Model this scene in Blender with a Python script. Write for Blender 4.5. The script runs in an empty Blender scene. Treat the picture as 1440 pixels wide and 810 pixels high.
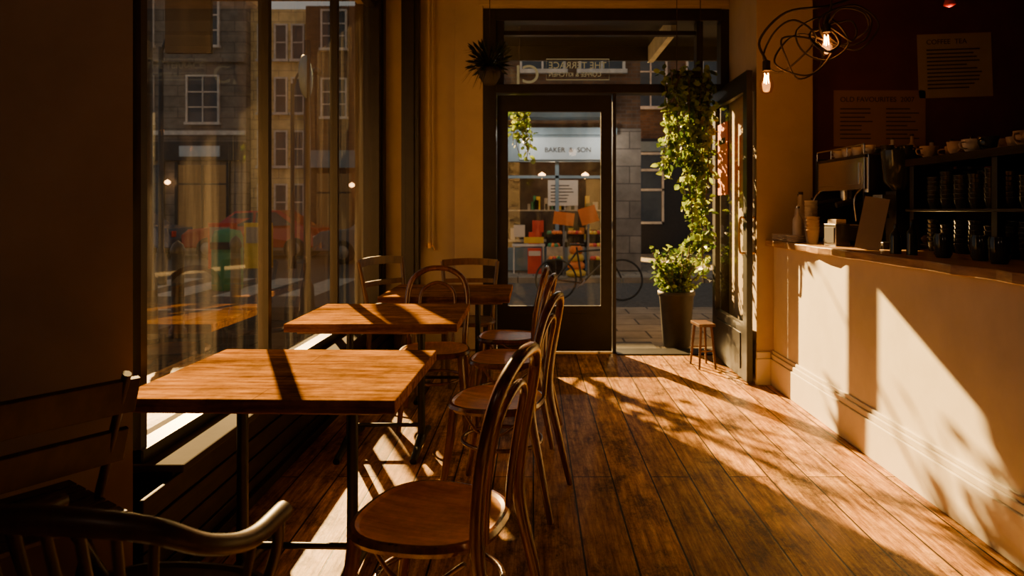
import bpy, math, random
from mathutils import Vector, Matrix
R = random.Random(7)
S = bpy.context.scene
COL = S.collection

# ------------------------------------------------------------------ materials
def newmat(name):
    m = bpy.data.materials.new(name); m.use_nodes = True
    nt = m.node_tree; nt.nodes.clear()
    out = nt.nodes.new('ShaderNodeOutputMaterial')
    return m, nt, out
def link(nt, a, b): nt.links.new(a, b)
def noise_fac(nt, scale=(1,1,1), ns=5, detail=4, rough=.6):
    tc = nt.nodes.new('ShaderNodeTexCoord'); mp = nt.nodes.new('ShaderNodeMapping')
    mp.inputs['Scale'].default_value = scale
    n = nt.nodes.new('ShaderNodeTexNoise'); n.inputs['Scale'].default_value = ns
    n.inputs['Detail'].default_value = detail; n.inputs['Roughness'].default_value = rough
    link(nt, tc.outputs['Object'], mp.inputs[0]); link(nt, mp.outputs[0], n.inputs['Vector'])
    return n
def ramp(nt, fac, stops):
    r = nt.nodes.new('ShaderNodeValToRGB')
    e = r.color_ramp.elements
    while len(e) < len(stops): e.new(.5)
    for i, (p, c) in enumerate(stops):
        e[i].position = p; e[i].color = (c[0], c[1], c[2], 1)
    link(nt, fac, r.inputs[0]); return r
def mat(name, c, rough=.6, metal=0, var=.25, ns=6, scale=(1,1,1), bump=.1, spec=.5, coat=0):
    m, nt, out = newmat(name)
    b = nt.nodes.new('ShaderNodeBsdfPrincipled')
    n = noise_fac(nt, scale, ns)
    r = ramp(nt, n.outputs['Fac'], [(.3, [x*(1-var) for x in c]), (.7, [min(1, x*(1+var)) for x in c])])
    link(nt, r.outputs[0], b.inputs['Base Color'])
    b.inputs['Roughness'].default_value = rough; b.inputs['Metallic'].default_value = metal
    b.inputs['Specular IOR Level'].default_value = spec
    if coat: b.inputs['Coat Weight'].default_value = coat; b.inputs['Coat Roughness'].default_value = .2
    if bump:
        bp = nt.nodes.new('ShaderNodeBump'); bp.inputs['Strength'].default_value = bump
        bp.inputs['Distance'].default_value = .01
        link(nt, n.outputs['Fac'], bp.inputs['Height']); link(nt, bp.outputs[0], b.inputs['Normal'])
    link(nt, b.outputs[0], out.inputs[0]); return m
def emit(name, c, s):
    m, nt, out = newmat(name); e = nt.nodes.new('ShaderNodeEmission')
    e.inputs[0].default_value = (*c, 1); e.inputs[1].default_value = s
    link(nt, e.outputs[0], out.inputs[0]); return m
def glassmat(name, tint=(.9,.93,.92), dirt=.01, gl=.5, streak=(6,6,.6), base=.04):
    m, nt, out = newmat(name)
    t = nt.nodes.new('ShaderNodeBsdfTransparent'); t.inputs[0].default_value = (*tint, 1)
    g = nt.nodes.new('ShaderNodeBsdfGlossy'); g.inputs['Roughness'].default_value = .02
    lw = nt.nodes.new('ShaderNodeLayerWeight'); lw.inputs['Blend'].default_value = .5
    pw = nt.nodes.new('ShaderNodeMath'); pw.operation = 'POWER'; pw.inputs[1].default_value = 4
    ma = nt.nodes.new('ShaderNodeMath'); ma.operation = 'MULTIPLY_ADD'; ma.inputs[1].default_value = gl; ma.inputs[2].default_value = base
    link(nt, lw.outputs['Facing'], pw.inputs[0]); link(nt, pw.outputs[0], ma.inputs[0])
    mx = nt.nodes.new('ShaderNodeMixShader'); link(nt, ma.outputs[0], mx.inputs[0])
    link(nt, t.outputs[0], mx.inputs[1]); link(nt, g.outputs[0], mx.inputs[2])
    d = nt.nodes.new('ShaderNodeBsdfTranslucent'); d.inputs[0].default_value = (.8,.72,.6,1)
    n = noise_fac(nt, streak, 1.6, 6, .65)
    mr = nt.nodes.new('ShaderNodeMapRange'); mr.inputs['From Min'].default_value = .48; mr.inputs['From Max'].default_value = .8
    mr.inputs['To Min'].default_value = dirt*.05; mr.inputs['To Max'].default_value = dirt*2.5
    link(nt, n.outputs['Fac'], mr.inputs[0])
    m2 = nt.nodes.new('ShaderNodeMixShader'); link(nt, mr.outputs[0], m2.inputs[0])
    link(nt, mx.outputs[0], m2.inputs[1]); link(nt, d.outputs[0], m2.inputs[2])
    link(nt, m2.outputs[0], out.inputs[0]); return m
def wood(name, dark, light, rough=.35, scale=(14,1.2,14), coat=.2, bump=.12, worn=0, spec=.5, planks=0):
    m, nt, out = newmat(name)
    b = nt.nodes.new('ShaderNodeBsdfPrincipled')
    b.inputs['Specular IOR Level'].default_value = spec
    n = noise_fac(nt, scale, 3, 7, .65)
    r = ramp(nt, n.outputs['Fac'], [(.36, dark), (.64, light)])
    n2 = noise_fac(nt, (1,1,1), 5, 8, .75)
    col = r.outputs[0]
    if worn:
        r2 = ramp(nt, n2.outputs['Fac'], [(.38, (1-worn,)*3), (.58, (1.1,)*3)])
        mx = nt.nodes.new('ShaderNodeMix'); mx.data_type='RGBA'; mx.blend_type='MULTIPLY'; mx.inputs[0].default_value=1
        link(nt, r.outputs[0], mx.inputs[6]); link(nt, r2.outputs[0], mx.inputs[7]); col = mx.outputs[2]
    if planks:
        tc = nt.nodes.new('ShaderNodeTexCoord')
        br = nt.nodes.new('ShaderNodeTexBrick'); br.offset=.45; br.inputs['Scale'].default_value=1
        br.inputs['Brick Width'].default_value=1.4; br.inputs['Row Height'].default_value=planks; br.inputs['Mortar Size'].default_value=.0012
        br.inputs['Color1'].default_value=(.80,.78,.76,1); br.inputs['Color2'].default_value=(1.08,1.08,1.08,1); br.inputs['Mortar'].default_value=(.35,.32,.3,1)
        link(nt, tc.outputs['Object'], br.inputs['Vector'])
        m3 = nt.nodes.new('ShaderNodeMix'); m3.data_type='RGBA'; m3.blend_type='MULTIPLY'; m3.inputs[0].default_value=1
        link(nt, col, m3.inputs[6]); link(nt, br.outputs['Color'], m3.inputs[7]); col = m3.outputs[2]
    link(nt, col, b.inputs['Base Color'])
    mr = nt.nodes.new('ShaderNodeMapRange'); mr.inputs['To Min'].default_value = rough*.65; mr.inputs['To Max'].default_value = rough*1.45
    link(nt, n2.outputs['Fac'], mr.inputs[0]); link(nt, mr.outputs[0], b.inputs['Roughness'])
    b.inputs['Coat Weight'].default_value = coat; b.inputs['Coat Roughness'].default_value = .25
    bp = nt.nodes.new('ShaderNodeBump'); bp.inputs['Strength'].default_value = bump; bp.inputs['Distance'].default_value = .004
    link(nt, n.outputs['Fac'], bp.inputs['Height']); link(nt, bp.outputs[0], b.inputs['Normal'])
    link(nt, b.outputs[0], out.inputs[0]); return m
def floormat():
    m, nt, out = newmat('floorboards'); N = nt.nodes
    b = N.new('ShaderNodeBsdfPrincipled'); b.inputs['Specular IOR Level'].default_value = .07
    b.inputs['Specular Tint'].default_value = (1,.7,.35,1)
    tc = N.new('ShaderNodeTexCoord')
    sep = N.new('ShaderNodeSeparateXYZ'); link(nt, tc.outputs['Object'], sep.inputs[0])
    comb = N.new('ShaderNodeCombineXYZ'); link(nt, sep.outputs['Y'], comb.inputs[0]); link(nt, sep.outputs['X'], comb.inputs[1])
    br = N.new('ShaderNodeTexBrick'); br.offset = .37; br.offset_frequency = 2
    br.inputs['Scale'].default_value = 1; br.inputs['Mortar Size'].default_value = .005; br.inputs['Mortar Smooth'].default_value = .4
    br.inputs['Brick Width'].default_value = 3.4; br.inputs['Row Height'].default_value = .195; br.inputs['Bias'].default_value = 0
    br.inputs['Color1'].default_value = (.60,.58,.56,1); br.inputs['Color2'].default_value = (1.15,1.15,1.15,1); br.inputs['Mortar'].default_value = (.02,.02,.02,1)
    link(nt, comb.outputs[0], br.inputs['Vector'])
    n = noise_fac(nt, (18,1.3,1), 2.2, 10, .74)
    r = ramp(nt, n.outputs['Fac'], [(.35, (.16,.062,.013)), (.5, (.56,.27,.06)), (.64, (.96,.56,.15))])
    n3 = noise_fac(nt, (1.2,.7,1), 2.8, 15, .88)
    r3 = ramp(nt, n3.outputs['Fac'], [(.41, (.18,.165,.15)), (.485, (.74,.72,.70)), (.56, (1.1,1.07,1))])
    mx = N.new('ShaderNodeMix'); mx.data_type = 'RGBA'; mx.blend_type = 'MULTIPLY'; mx.inputs[0].default_value = 1
    link(nt, r.outputs[0], mx.inputs[6]); link(nt, br.outputs['Color'], mx.inputs[7])
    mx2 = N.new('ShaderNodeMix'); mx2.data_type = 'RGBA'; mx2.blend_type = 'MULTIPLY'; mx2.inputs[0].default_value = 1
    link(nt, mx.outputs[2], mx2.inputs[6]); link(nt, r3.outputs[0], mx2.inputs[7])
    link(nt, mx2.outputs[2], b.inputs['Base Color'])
    mr = N.new('ShaderNodeMapRange'); mr.inputs['From Min'].default_value = .3; mr.inputs['From Max'].default_value = .7
    mr.inputs['To Min'].default_value = .60; mr.inputs['To Max'].default_value = .28
    link(nt, n3.outputs['Fac'], mr.inputs[0]); link(nt, mr.outputs[0], b.inputs['Roughness'])
    bp = N.new('ShaderNodeBump'); bp.inputs['Strength'].default_value = .5; bp.inputs['Distance'].default_value = .003
    ad = N.new('ShaderNodeMath'); ad.operation = 'MULTIPLY_ADD'; ad.inputs[1].default_value = -.3
    link(nt, br.outputs['Fac'], ad.inputs[0]); link(nt, n.outputs['Fac'], ad.inputs[2])
    link(nt, ad.outputs[0], bp.inputs['Height']); link(nt, bp.outputs[0], b.inputs['Normal'])
    link(nt, b.outputs[0], out.inputs[0]); return m
def brickmat(name, c1, c2, mortar, w=.5, h=.16, rough=.85, msize=.012, vert=False, spec=.2):
    m, nt, out = newmat(name); N = nt.nodes
    b = N.new('ShaderNodeBsdfPrincipled'); b.inputs['Roughness'].default_value = rough; b.inputs['Specular IOR Level'].default_value = spec
    tc = N.new('ShaderNodeTexCoord')
    br = N.new('ShaderNodeTexBrick'); br.inputs['Scale'].default_value = 1
    br.inputs['Brick Width'].default_value = w; br.inputs['Row Height'].default_value = h; br.inputs['Mortar Size'].default_value = msize
    for k, c in (('Color1', c1), ('Color2', c2), ('Mortar', mortar)): br.inputs[k].default_value = (*c, 1)
    if vert:
        sep = N.new('ShaderNodeSeparateXYZ'); cb = N.new('ShaderNodeCombineXYZ')
        ad = N.new('ShaderNodeMath'); link(nt, tc.outputs['Object'], sep.inputs[0])
        link(nt, sep.outputs['X'], ad.inputs[0]); link(nt, sep.outputs['Y'], ad.inputs[1])
        link(nt, ad.outputs[0], cb.inputs[0]); link(nt, sep.outputs['Z'], cb.inputs[1]); link(nt, cb.outputs[0], br.inputs['Vector'])
    else: link(nt, tc.outputs['Object'], br.inputs['Vector'])
    n = noise_fac(nt, (1,1,1), 3, 6)
    r = ramp(nt, n.outputs['Fac'], [(.3, (.6,.6,.6)), (.7, (1.1,1.1,1.1))])
    mx = N.new('ShaderNodeMix'); mx.data_type = 'RGBA'; mx.blend_type = 'MULTIPLY'; mx.inputs[0].default_value = 1
    link(nt, br.outputs['Color'], mx.inputs[6]); link(nt, r.outputs[0], mx.inputs[7])
    link(nt, mx.outputs[2], b.inputs['Base Color']); link(nt, b.outputs[0], out.inputs[0]); return m
def leafmat(name, c1, c2):
    m, nt, out = newmat(name); N = nt.nodes
    n = noise_fac(nt, (1,1,1), 9, 2)
    r = ramp(nt, n.outputs['Fac'], [(.35, c1), (.65, c2)])
    d = N.new('ShaderNodeBsdfPrincipled'); d.inputs['Roughness'].default_value = .4
    t = N.new('ShaderNodeBsdfTranslucent'); mx = N.new('ShaderNodeMixShader'); mx.inputs[0].default_value = .5
    link(nt, r.outputs[0], d.inputs['Base Color']); link(nt, r.outputs[0], t.inputs[0])
    link(nt, d.outputs[0], mx.inputs[1]); link(nt, t.outputs[0], mx.inputs[2]); link(nt, mx.outputs[0], out.inputs[0]); return m

M = dict(
 floor=floormat(),
 beige=mat('plaster_beige', (.46,.36,.235), .75, ns=3, var=.08, bump=.06),
 pier=mat('plaster_pier', (.46,.34,.22), .8, ns=3, var=.10, bump=.06),
 cream=mat('plaster_cream', (.69,.62,.48), .6, ns=4, var=.08, bump=.15),
 ceil=mat('ceiling_paint', (.13,.10,.07), .8),
 oxblood=mat('oxblood_paint', (.12,.030,.014), .6, ns=4, var=.2),
 darkwall=mat('dark_wall_paint', (.07,.045,.03), .8),
 black=mat('black_paint', (.016,.013,.011), .4, ns=10, var=.3, bump=.05),
 iron=mat('cast_iron', (.02,.018,.016), .45, metal=.6, ns=20),
 blackplastic=mat('black_plastic', (.015,.013,.012), .3),
 panel=wood('dark_panel', (.012,.008,.006), (.03,.018,.011), .5, (3,1,14), coat=0, spec=.15),
 sill=mat('sill_stone', (.055,.045,.035), .8, ns=8, var=.15, spec=.05),
 table=wood('table_oak', (.21,.080,.010), (.58,.27,.040), .6, (1.6,14,14), 0, bump=.08, worn=.45, spec=0, planks=.125),
 tedge=wood('table_edge', (.14,.06,.02), (.25,.11,.04), .4, (2,12,12), .2),
 chair=wood('bentwood_dark', (.065,.019,.006), (.18,.058,.017), .22, (8,8,2), .6),
 seat=wood('seat_ply', (.60,.22,.020), (1.0,.48,.07), .30, (10,1.3,4), .3, worn=.3, spec=.3),  # colour brightened to stand in for sun the table blocks
 chair2=wood('chair_brown', (.08,.036,.015), (.17,.08,.032), .35, (8,8,2), .3),
 darkchair=wood('chair_black', (.020,.011,.007), (.05,.024,.014), .4, (8,8,2), .08, spec=.3),
 counter=wood('counter_wood', (.26,.13,.05), (.52,.32,.14), .35, (12,1.2,12), .3),
 chrome=mat('steel', (.62,.58,.52), .25, metal=1, var=.05, bump=0),
 brass=mat('brass', (.6,.35,.12), .3, metal=1, var=.1, bump=0),
 white=mat('ceramic', (.60,.53,.45), .3, var=.05, bump=0),
 paper=mat('paper', (.38,.29,.21), .8, var=.06, bump=0),
 paper2=mat('paper_kraft', (.30,.17,.10), .8, var=.06, bump=0),
 ink=mat('ink', (.04,.03,.025), .8, bump=0),
 tan=mat('paper_cup', (.45,.30,.18), .7, bump=0),
 pot=mat('pot_charcoal', (.035,.03,.028), .6, ns=12),
 soil=mat('soil', (.03,.02,.012), .95),
 leaf=leafmat('leaf_green', (.10,.18,.02), (.42,.52,.06)),
 leaf2=leafmat('leaf_dark', (.03,.07,.015), (.10,.16,.03)),
 leaf3=leafmat('leaf_darkest', (.012,.022,.006), (.03,.045,.01)),  # darkest of the leaf greens, for the spider plant
 stem=mat('stem', (.10,.07,.03), .8),
 orange=mat('orange_paint', (.85,.22,.03), .6, var=.08),
 red=mat('red_paint', (.6,.04,.02), .5, var=.1),
 yellow=mat('yellow_paint', (.75,.45,.04), .5, var=.1),
 green=mat('green_paint', (.05,.22,.08), .5, var=.1),
 bluewhite=mat('sign_white', (.50,.60,.66), .6, var=.06, bump=0),
 shopblue=mat('shop_bluegrey', (.20,.28,.33), .6, var=.1),
 stone=brickmat('stone_facade', (.30,.26,.21), (.22,.19,.16), (.12,.10,.085), 1.0, .38, vert=True),
 sunlit_stone=brickmat('facade_painted_sunlit', (.90,.70,.34), (.80,.62,.30), (.4,.32,.2), .9, .35, vert=True),  # sunlight on this building is put into its lighter cream colour
 brick=brickmat('brown_brick', (.22,.125,.07), (.14,.085,.055), (.17,.13,.10), .24, .08, msize=.01, vert=True),
 frame=mat('white_frame', (.60,.58,.53), .5, bump=0),
 winglass=mat('dark_pane', (.05,.06,.07), .08, var=.5, ns=1, bump=0),
 warmpane=emit('lit_shop_pane', (1,.50,.18), .10),
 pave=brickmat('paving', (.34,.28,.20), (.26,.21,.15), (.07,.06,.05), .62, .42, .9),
 pave2=brickmat('paving_dark', (.085,.072,.058), (.06,.052,.042), (.025,.02,.018), .62, .42, .9, spec=0),  # darker copy of the paving, toned down against sun glare
 asphalt=mat('asphalt', (.10,.09,.078), .85, ns=14, var=.3, bump=.3, spec=.1),
 line=mat('road_paint', (.42,.39,.32), .8, ns=10, spec=.2),
 metal=mat('grey_metal', (.22,.22,.22), .4, metal=.7),
 tyre=mat('tyre', (.02,.02,.02), .8),
 carred=mat('car_red', (.45,.03,.02), .25, bump=0, var=.05, coat=.5),
 carblue=mat('car_dark_blue', (.06,.10,.16), .25, bump=0, var=.05, coat=.5),
 carwhite=mat('car_silver', (.16,.16,.17), .25, bump=0, var=.05, coat=.5),
 glass=glassmat('window_glass', (.94,.95,.93), .006, .5),
 smudge=glassmat('smudged_glass', (.80,.79,.76), .020, 1.0, (3,3,.22), .12),
 doorglass=glassmat('door_glass', (.96,.96,.95), .004, .4),
 bulbglass=glassmat('bulb_glass', (1,.85,.6), .002, .3),
 filament=emit('filament', (1,.42,.10), 90),
 lampwarm=emit('shop_lamp', (1,.5,.18), 12),
 tube=emit('sign_letters_glow', (.95,.66,.28), .20),  # painted letters in shade, given a faint glow of their own
 sack=mat('linen', (.5,.4,.28), .9),
 teal=mat('glass_dark', (.03,.035,.035), .12, bump=0),
)

# ------------------------------------------------------------------ mesh builder
class MB:
    def __init__(s): s.v=[]; s.f=[]; s.m=[]; s.sm=[]; s.mats=[]; s.T=Matrix.Identity(4)
    def mi(s, name):
        if name not in s.mats: s.mats.append(name)
        return s.mats.index(name)
    def add(s, vs, fs, mname, smooth=False):
        o=len(s.v); k=s.mi(mname)
        s.v += [tuple(s.T @ Vector(v)) for v in vs]
        for f in fs: s.f.append(tuple(i+o for i in f)); s.m.append(k); s.sm.append(smooth)
    def box(s, x0,x1,y0,y1,z0,z1, m, smooth=False):
        v=[(x,y,z) for z in (z0,z1) for y in (y0,y1) for x in (x0,x1)]
        s.add(v, [(0,2,3,1),(4,5,7,6),(0,1,5,4),(2,6,7,3),(0,4,6,2),(1,3,7,5)], m, smooth)
    def rbox(s, c, size, m, rot=(0,0,0)):
        from mathutils import Euler
        old=s.T; s.T = old @ Matrix.Translation(c) @ Euler(rot).to_matrix().to_4x4()
        a,b,d=[q/2 for q in size]; s.box(-a,a,-b,b,-d,d,m); s.T=old
    def prism(s, poly, z0, z1, m, smooth=False):
        n=len(poly); v=[(x,y,z0) for x,y in poly]+[(x,y,z1) for x,y in poly]
        f=[tuple(range(n-1,-1,-1)), tuple(range(n,2*n))]+[(i,(i+1)%n,n+(i+1)%n,n+i) for i in range(n)]
        s.add(v,f,m,smooth)
    def lathe(s, prof, c=(0,0,0), m='white', seg=20, smooth=True, caps=True):
        v=[];f=[];n=len(prof)
        for r,z in prof:
            for i in range(seg):
                a=2*math.pi*i/seg; v.append((c[0]+r*math.cos(a), c[1]+r*math.sin(a), c[2]+z))
        for j in range(n-1):
            for i in range(seg):
                k=(i+1)%seg; f.append((j*seg+i, j*seg+k, (j+1)*seg+k, (j+1)*seg+i))
        s.add(v,f,m,smooth)
        if caps:
            s.add(v[:seg],[tuple(range(seg-1,-1,-1))],m); s.add(v[-seg:],[tuple(range(seg))],m)
    def tube(s, pts, r, m, closed=False, seg=10, sub=6, flat=1.0):
        P=[Vector(p) for p in pts]; n=len(P)
        rr = r if isinstance(r,(list,tuple)) else [r]*n
        Q=[];W=[]
        cnt = n if closed else n-1
        for i in range(cnt):
            p1=P[i];p2=P[(i+1)%n]
            p0=P[(i-1)%n] if (closed or i>0) else p1*2-p2
            p3=P[(i+2)%n] if (closed or i+2<n) else p2*2-p1
            for k in range(sub):
                t=k/sub
                Q.append(.5*((2*p1)+(-p0+p2)*t+(2*p0-5*p1+4*p2-p3)*t*t+(-p0+3*p1-3*p2+p3)*t**3))
                W.append(rr[i]*(1-t)+rr[(i+1)%n]*t)
        if not closed: Q.append(P[-1]); W.append(rr[-1])
        N=len(Q); v=[];f=[]; up=None
        for i in range(N):
            a=Q[(i-1)%N] if (closed or i>0) else Q[i]; b=Q[(i+1)%N] if (closed or i<N-1) else Q[i]
            t=(b-a).normalized()
            if up is None:
                ref=Vector((0,0,1)) if abs(t.z)<.9 else Vector((1,0,0)); up=(ref-t*ref.dot(t)).normalized()
            else:
                up=(up-t*up.dot(t)).normalized()
            sd=t.cross(up)
            for k in range(seg):
                an=2*math.pi*k/seg; v.append(tuple(Q[i]+(up*math.cos(an)*flat+sd*math.sin(an))*W[i]))
        for i in range(N if closed else N-1):
            j=(i+1)%N
            for k in range(seg):
                l=(k+1)%seg; f.append((i*seg+k,i*seg+l,j*seg+l,j*seg+k))
        s.add(v,f,m,True)
        if not closed:
            s.add(v[:seg],[tuple(range(seg-1,-1,-1))],m); s.add(v[-seg:],[tuple(range(seg))],m)
    def leaf(s, p, d, l, w, m):
        d=Vector(d).normalized(); up=Vector((R.uniform(-1,1),R.uniform(-1,1),R.uniform(-.2,1)))
        sd=d.cross(up)
        if sd.length<1e-3: return
        sd.normalize(); nn=sd.cross(d)*(.15*w); p=Vector(p)
        v=[p, p+d*l*.3+sd*w*.45+nn, p+d*l*.65+sd*w*.38+nn, p+d*l, p+d*l*.65-sd*w*.38+nn, p+d*l*.3-sd*w*.45+nn, p+d*l*.5]
        s.add([tuple(x) for x in v],[(0,1,6),(1,2,6),(2,3,6),(3,4,6),(4,5,6),(5,0,6)],m,True)
    def mesh(s, name):
        me=bpy.data.meshes.new(name); me.from_pydata(s.v,[],s.f)
        for n in s.mats: me.materials.append(M[n])
        me.polygons.foreach_set('material_index', s.m); me.polygons.foreach_set('use_smooth', s.sm); me.update()
        return me
    def obj(s, name, loc=(0,0,0), rot=0, bevel=0, parent=None):
        return place(s.mesh(name), name, loc, rot, bevel, parent)
def place(me, name, loc=(0,0,0), rot=0, bevel=0, parent=None, scale=1):
    o=bpy.data.objects.new(name, me); COL.objects.link(o)
    o.location=loc; o.rotation_euler=(0,0,math.radians(rot)); o.scale=(scale,)*3
    if bevel:
        b=o.modifiers.new('bevel','BEVEL'); b.width=bevel; b.segments=2; b.limit_method='ANGLE'; b.angle_limit=math.radians(40)
    if parent: o.parent=parent
    return o
def boxobj(name, x0,x1,y0,y1,z0,z1, m, bevel=0):
    b=MB(); b.box(x0,x1,y0,y1,z0,z1,m); return b.obj(name, bevel=bevel)
def text(body, name, loc, size, m, rot=(90,0,0), parent=None, align='LEFT', ext=.001, bev=0, mirror=False, offs=0):
    c=bpy.data.curves.new(name,'FONT'); c.body=body; c.size=size; c.extrude=ext; c.align_x=align; c.bevel_depth=bev; c.offset=offs
    c.materials.append(M[m]); o=bpy.data.objects.new(name,c); COL.objects.link(o)
    o.location=loc; o.rotation_euler=[math.radians(a) for a in rot]
    if mirror: o.scale=(-1,1,1)
    if parent: o.parent=parent
    return o

# ------------------------------------------------------------------ room shell
H=3.3
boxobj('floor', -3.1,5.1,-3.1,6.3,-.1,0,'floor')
boxobj('ceiling', -3.2,5.2,-3.2,6.45,H,H+.15,'ceil')
boxobj('wall_back', -3.2,5.2,-3.25,-3.1,0,H,'darkwall')
boxobj('wall_right', 5.1,5.25,-3.1,5.5,0,H,'darkwall')
boxobj('wall_left', -3.25,-3.1,-3.1,2.45,0,H,'darkwall')
b=MB(); b.prism([(-3.1,2.25),(-1.32,2.25),(-1.335,2.275),(-1.445,2.46),(-1.60,2.46),(-3.1,2.46)],0,H,'pier'); b.obj('wall_pier')
boxobj('wall_counter_back', 2.13,5.1,5.35,5.5,0,H,'oxblood')
b=MB(); b.prism([(1.70,5.2),(2.13,5.2),(2.13,5.5),(2.3,6.45),(1.82,6.45),(1.80,6.3)],0,H,'beige'); b.obj('wall_pillar',bevel=.004)
boxobj('wall_front', -1.36,-.46,6.3,6.45,0,H,'beige')
b=MB(); b.box(-.72,-.46,6.24,6.30,0,H,'beige'); b.obj('trim_pilaster',bevel=.006)
b=MB(); b.box(-.46,1.80,6.25,6.45,3.17,H,'beige'); b.box(-.50,1.78,6.22,6.25,3.2,3.24,'beige'); b.obj('wall_door_header',bevel=.004)
b=MB(); b.box(-1.20,-1.04,6.2,6.3,0,H,'black'); b.box(-1.16,-1.08,6.18,6.2,0,H,'black'); b.obj('trim_post',bevel=.004)
b=MB(); b.tube([(-.955,6.25,H),(-.955,6.25,2),(-.955,6.25,.98)],.012,'beige',sub=2)
b.tube([(-.92,6.25,H),(-.92,6.25,2),(-.92,6.25,.98)],.008,'beige',sub=2)
b.lathe([(.02,0),(.02,.05)],(-.955,6.25,.98),'brass',12); b.tube([(-.99,6.25,1.0),(-.92,6.25,1.0),(-.90,6.24,.96)],.009,'brass'); b.obj('heating_pipe')
b=MB(); b.box(-1.60,-1.30,2.46,6.3,0,.38,'panel')
for i in range(4):
    b.box(-1.30,-1.285,2.25,6.3,.012+i*.092,.095+i*.092,'panel')
b.box(-1.285,-1.255,2.25,6.3,0,.05,'panel'); b.obj('wall_window_riser',bevel=.004)
b=MB(); b.box(-1.62,-1.26,2.46,6.3,.38,.41,'sill'); b.obj('trim_window_sill',bevel=.006)
b=MB(); b.box(-1.60,-1.40,2.46,6.3,3.2,H,'beige'); b.obj('wall_window_header')
b=MB()
for y,w in ((2.49,.04),(3.68,.045),(4.97,.045)):
    b.box(-1.475,-1.42,y-w/2,y+w/2,.41,3.2,'black')
b.box(-1.62,-1.36,6.20,6.45,0,3.3,'black'); b.box(-1.50,-1.38,6.10,6.2,.41,3.3,'black')
b.box(-1.49,-1.41,2.47,6.3,.41,.46,'black'); b.box(-1.49,-1.41,2.47,6.3,3.14,3.2,'black')
b.add([(-1.45,2.47,.44),(-1.45,6.2,.44),(-1.45,6.2,3.16),(-1.45,2.47,3.16)],[(0,1,2,3)],'smudge'); b.obj('window_1')
b=MB(); b.box(1.80,1.832,.3,5.2,0,.20,'cream'); b.box(1.808,1.832,.3,5.2,.20,.235,'cream'); b.box(1.818,1.832,.3,5.2,.235,.26,'cream'); b.obj('baseboard_right',bevel=.005)
b=MB(); b.box(1.69,1.80,5.17,5.2,0,.2,'cream'); b.box(1.695,1.80,5.18,5.2,.2,.25,'cream'); b.obj('baseboard_pillar',bevel=.004)

# door frame
b=MB()
b.box(-.46,-.34,6.24,6.40,0,3.17,'black'); b.box(1.72,1.80,6.26,6.40,0,3.17,'black')
b.box(-.34,1.72,6.24,6.40,2.40,2.48,'black'); b.box(-.34,1.72,6.24,6.40,3.06,3.17,'black')
b.box(1.50,1.56,6.27,6.38,2.48,3.06,'black'); b.box(-.34,-.27,6.27,6.38,2.48,3.06,'black')
b.box(.735,.765,6.30,6.38,0,2.4,'black')
b.box(-.34,1.5,6.29,6.36,2.94,2.98,'black')
b.obj('trim_door_frame',bevel=.004)
b=MB()
for x0,x1 in ((-.27,1.5),(1.56,1.72)): b.add([(x0,6.33,2.48),(x1,6.33,2.48),(x1,6.33,3.06),(x0,6.33,3.06)],[(0,1,2,3)],'glass')
b.obj('window_2')
boxobj('trim_threshold', .765,1.72,6.24,6.5,0,.012,'iron',.003)
b=MB(); b.box(.80,1.18,6.52,6.85,-.012,.006,'ink'); b.obj('door_mat')
W=1.06
def doorleaf():
    b=MB()
    b.box(0,.10,-.022,.022,.02,2.39,'black'); b.box(W-.10,W,-.022,.022,.02,2.39,'black')
    b.box(.10,W-.10,-.022,.022,2.24,2.39,'black'); b.box(.10,W-.10,-.022,.022,.02,.44,'black')
    b.box(.16,W-.16,-.03,.03,.09,.37,'black')
    b.add([(.10,0,.44),(W-.10,0,.44),(W-.10,0,2.24),(.10,0,2.24)],[(0,1,2,3)],'doorglass')
    return b
b=doorleaf(); d1=b.obj('door_1',(-.335,6.34,0))
b=doorleaf()
for s in (-1,1):
    b.tube([(W-.05,s*.022,1.0),(W-.05,s*.06,1.02),(W-.05,s*.06,1.25),(W-.05,s*.022,1.27)],.009,'brass')
d2=b.obj('door_2',(1.66,6.24,0),rot=-91)
b=MB(); b.box(.16,.46,-.012,-.008,1.46,2.08,'orange'); b.box(.22,.40,-.014,-.012,1.9,1.95,'ink'); b.obj('poster_orange',(1.66,6.24,0),rot=-91)
sg=bpy.data.objects.new('transom_sign',None); COL.objects.link(sg)
text('CJ','sign_letters_glow_1',(-.17,6.30,2.50),.24,'tube',parent=sg,mirror=True,align='RIGHT',ext=.003)
text('THE TERRACE','sign_letters_glow_2',(.14,6.30,2.635),.085,'tube',parent=sg,mirror=True,align='RIGHT',ext=.003)
text('COFFEE & KITCHEN','sign_letters_glow_3',(.14,6.30,2.56),.055,'tube',parent=sg,mirror=True,align='RIGHT',ext=.003)
b=MB(); b.tube([(.12,6.3,2.53),(.70,6.3,2.53),(.70,6.3,2.72),(.12,6.3,2.72)],.004,'tube',closed=True,sub=1,seg=6); o=b.obj('sign_border'); o.parent=sg

# ------------------------------------------------------------------ counter
boxobj('wall_counter_front', 1.83,1.93,.3,5.2,0,1.055,'cream',.003)
b=MB()
poly=[(1.77+.010*math.sin(i*1.7)+.006*math.sin(i*4.1), .3+4.9*i/40) for i in range(41)]
b.prism(poly+[(2.75,5.2),(2.75,.3)],1.055,1.10,'counter'); b.obj('counter_top',bevel=.006)
b=MB(); b.box(1.95,2.7,.35,5.15,.02,1.05,'blackplastic'); b.obj('counter_cabinet')

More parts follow.
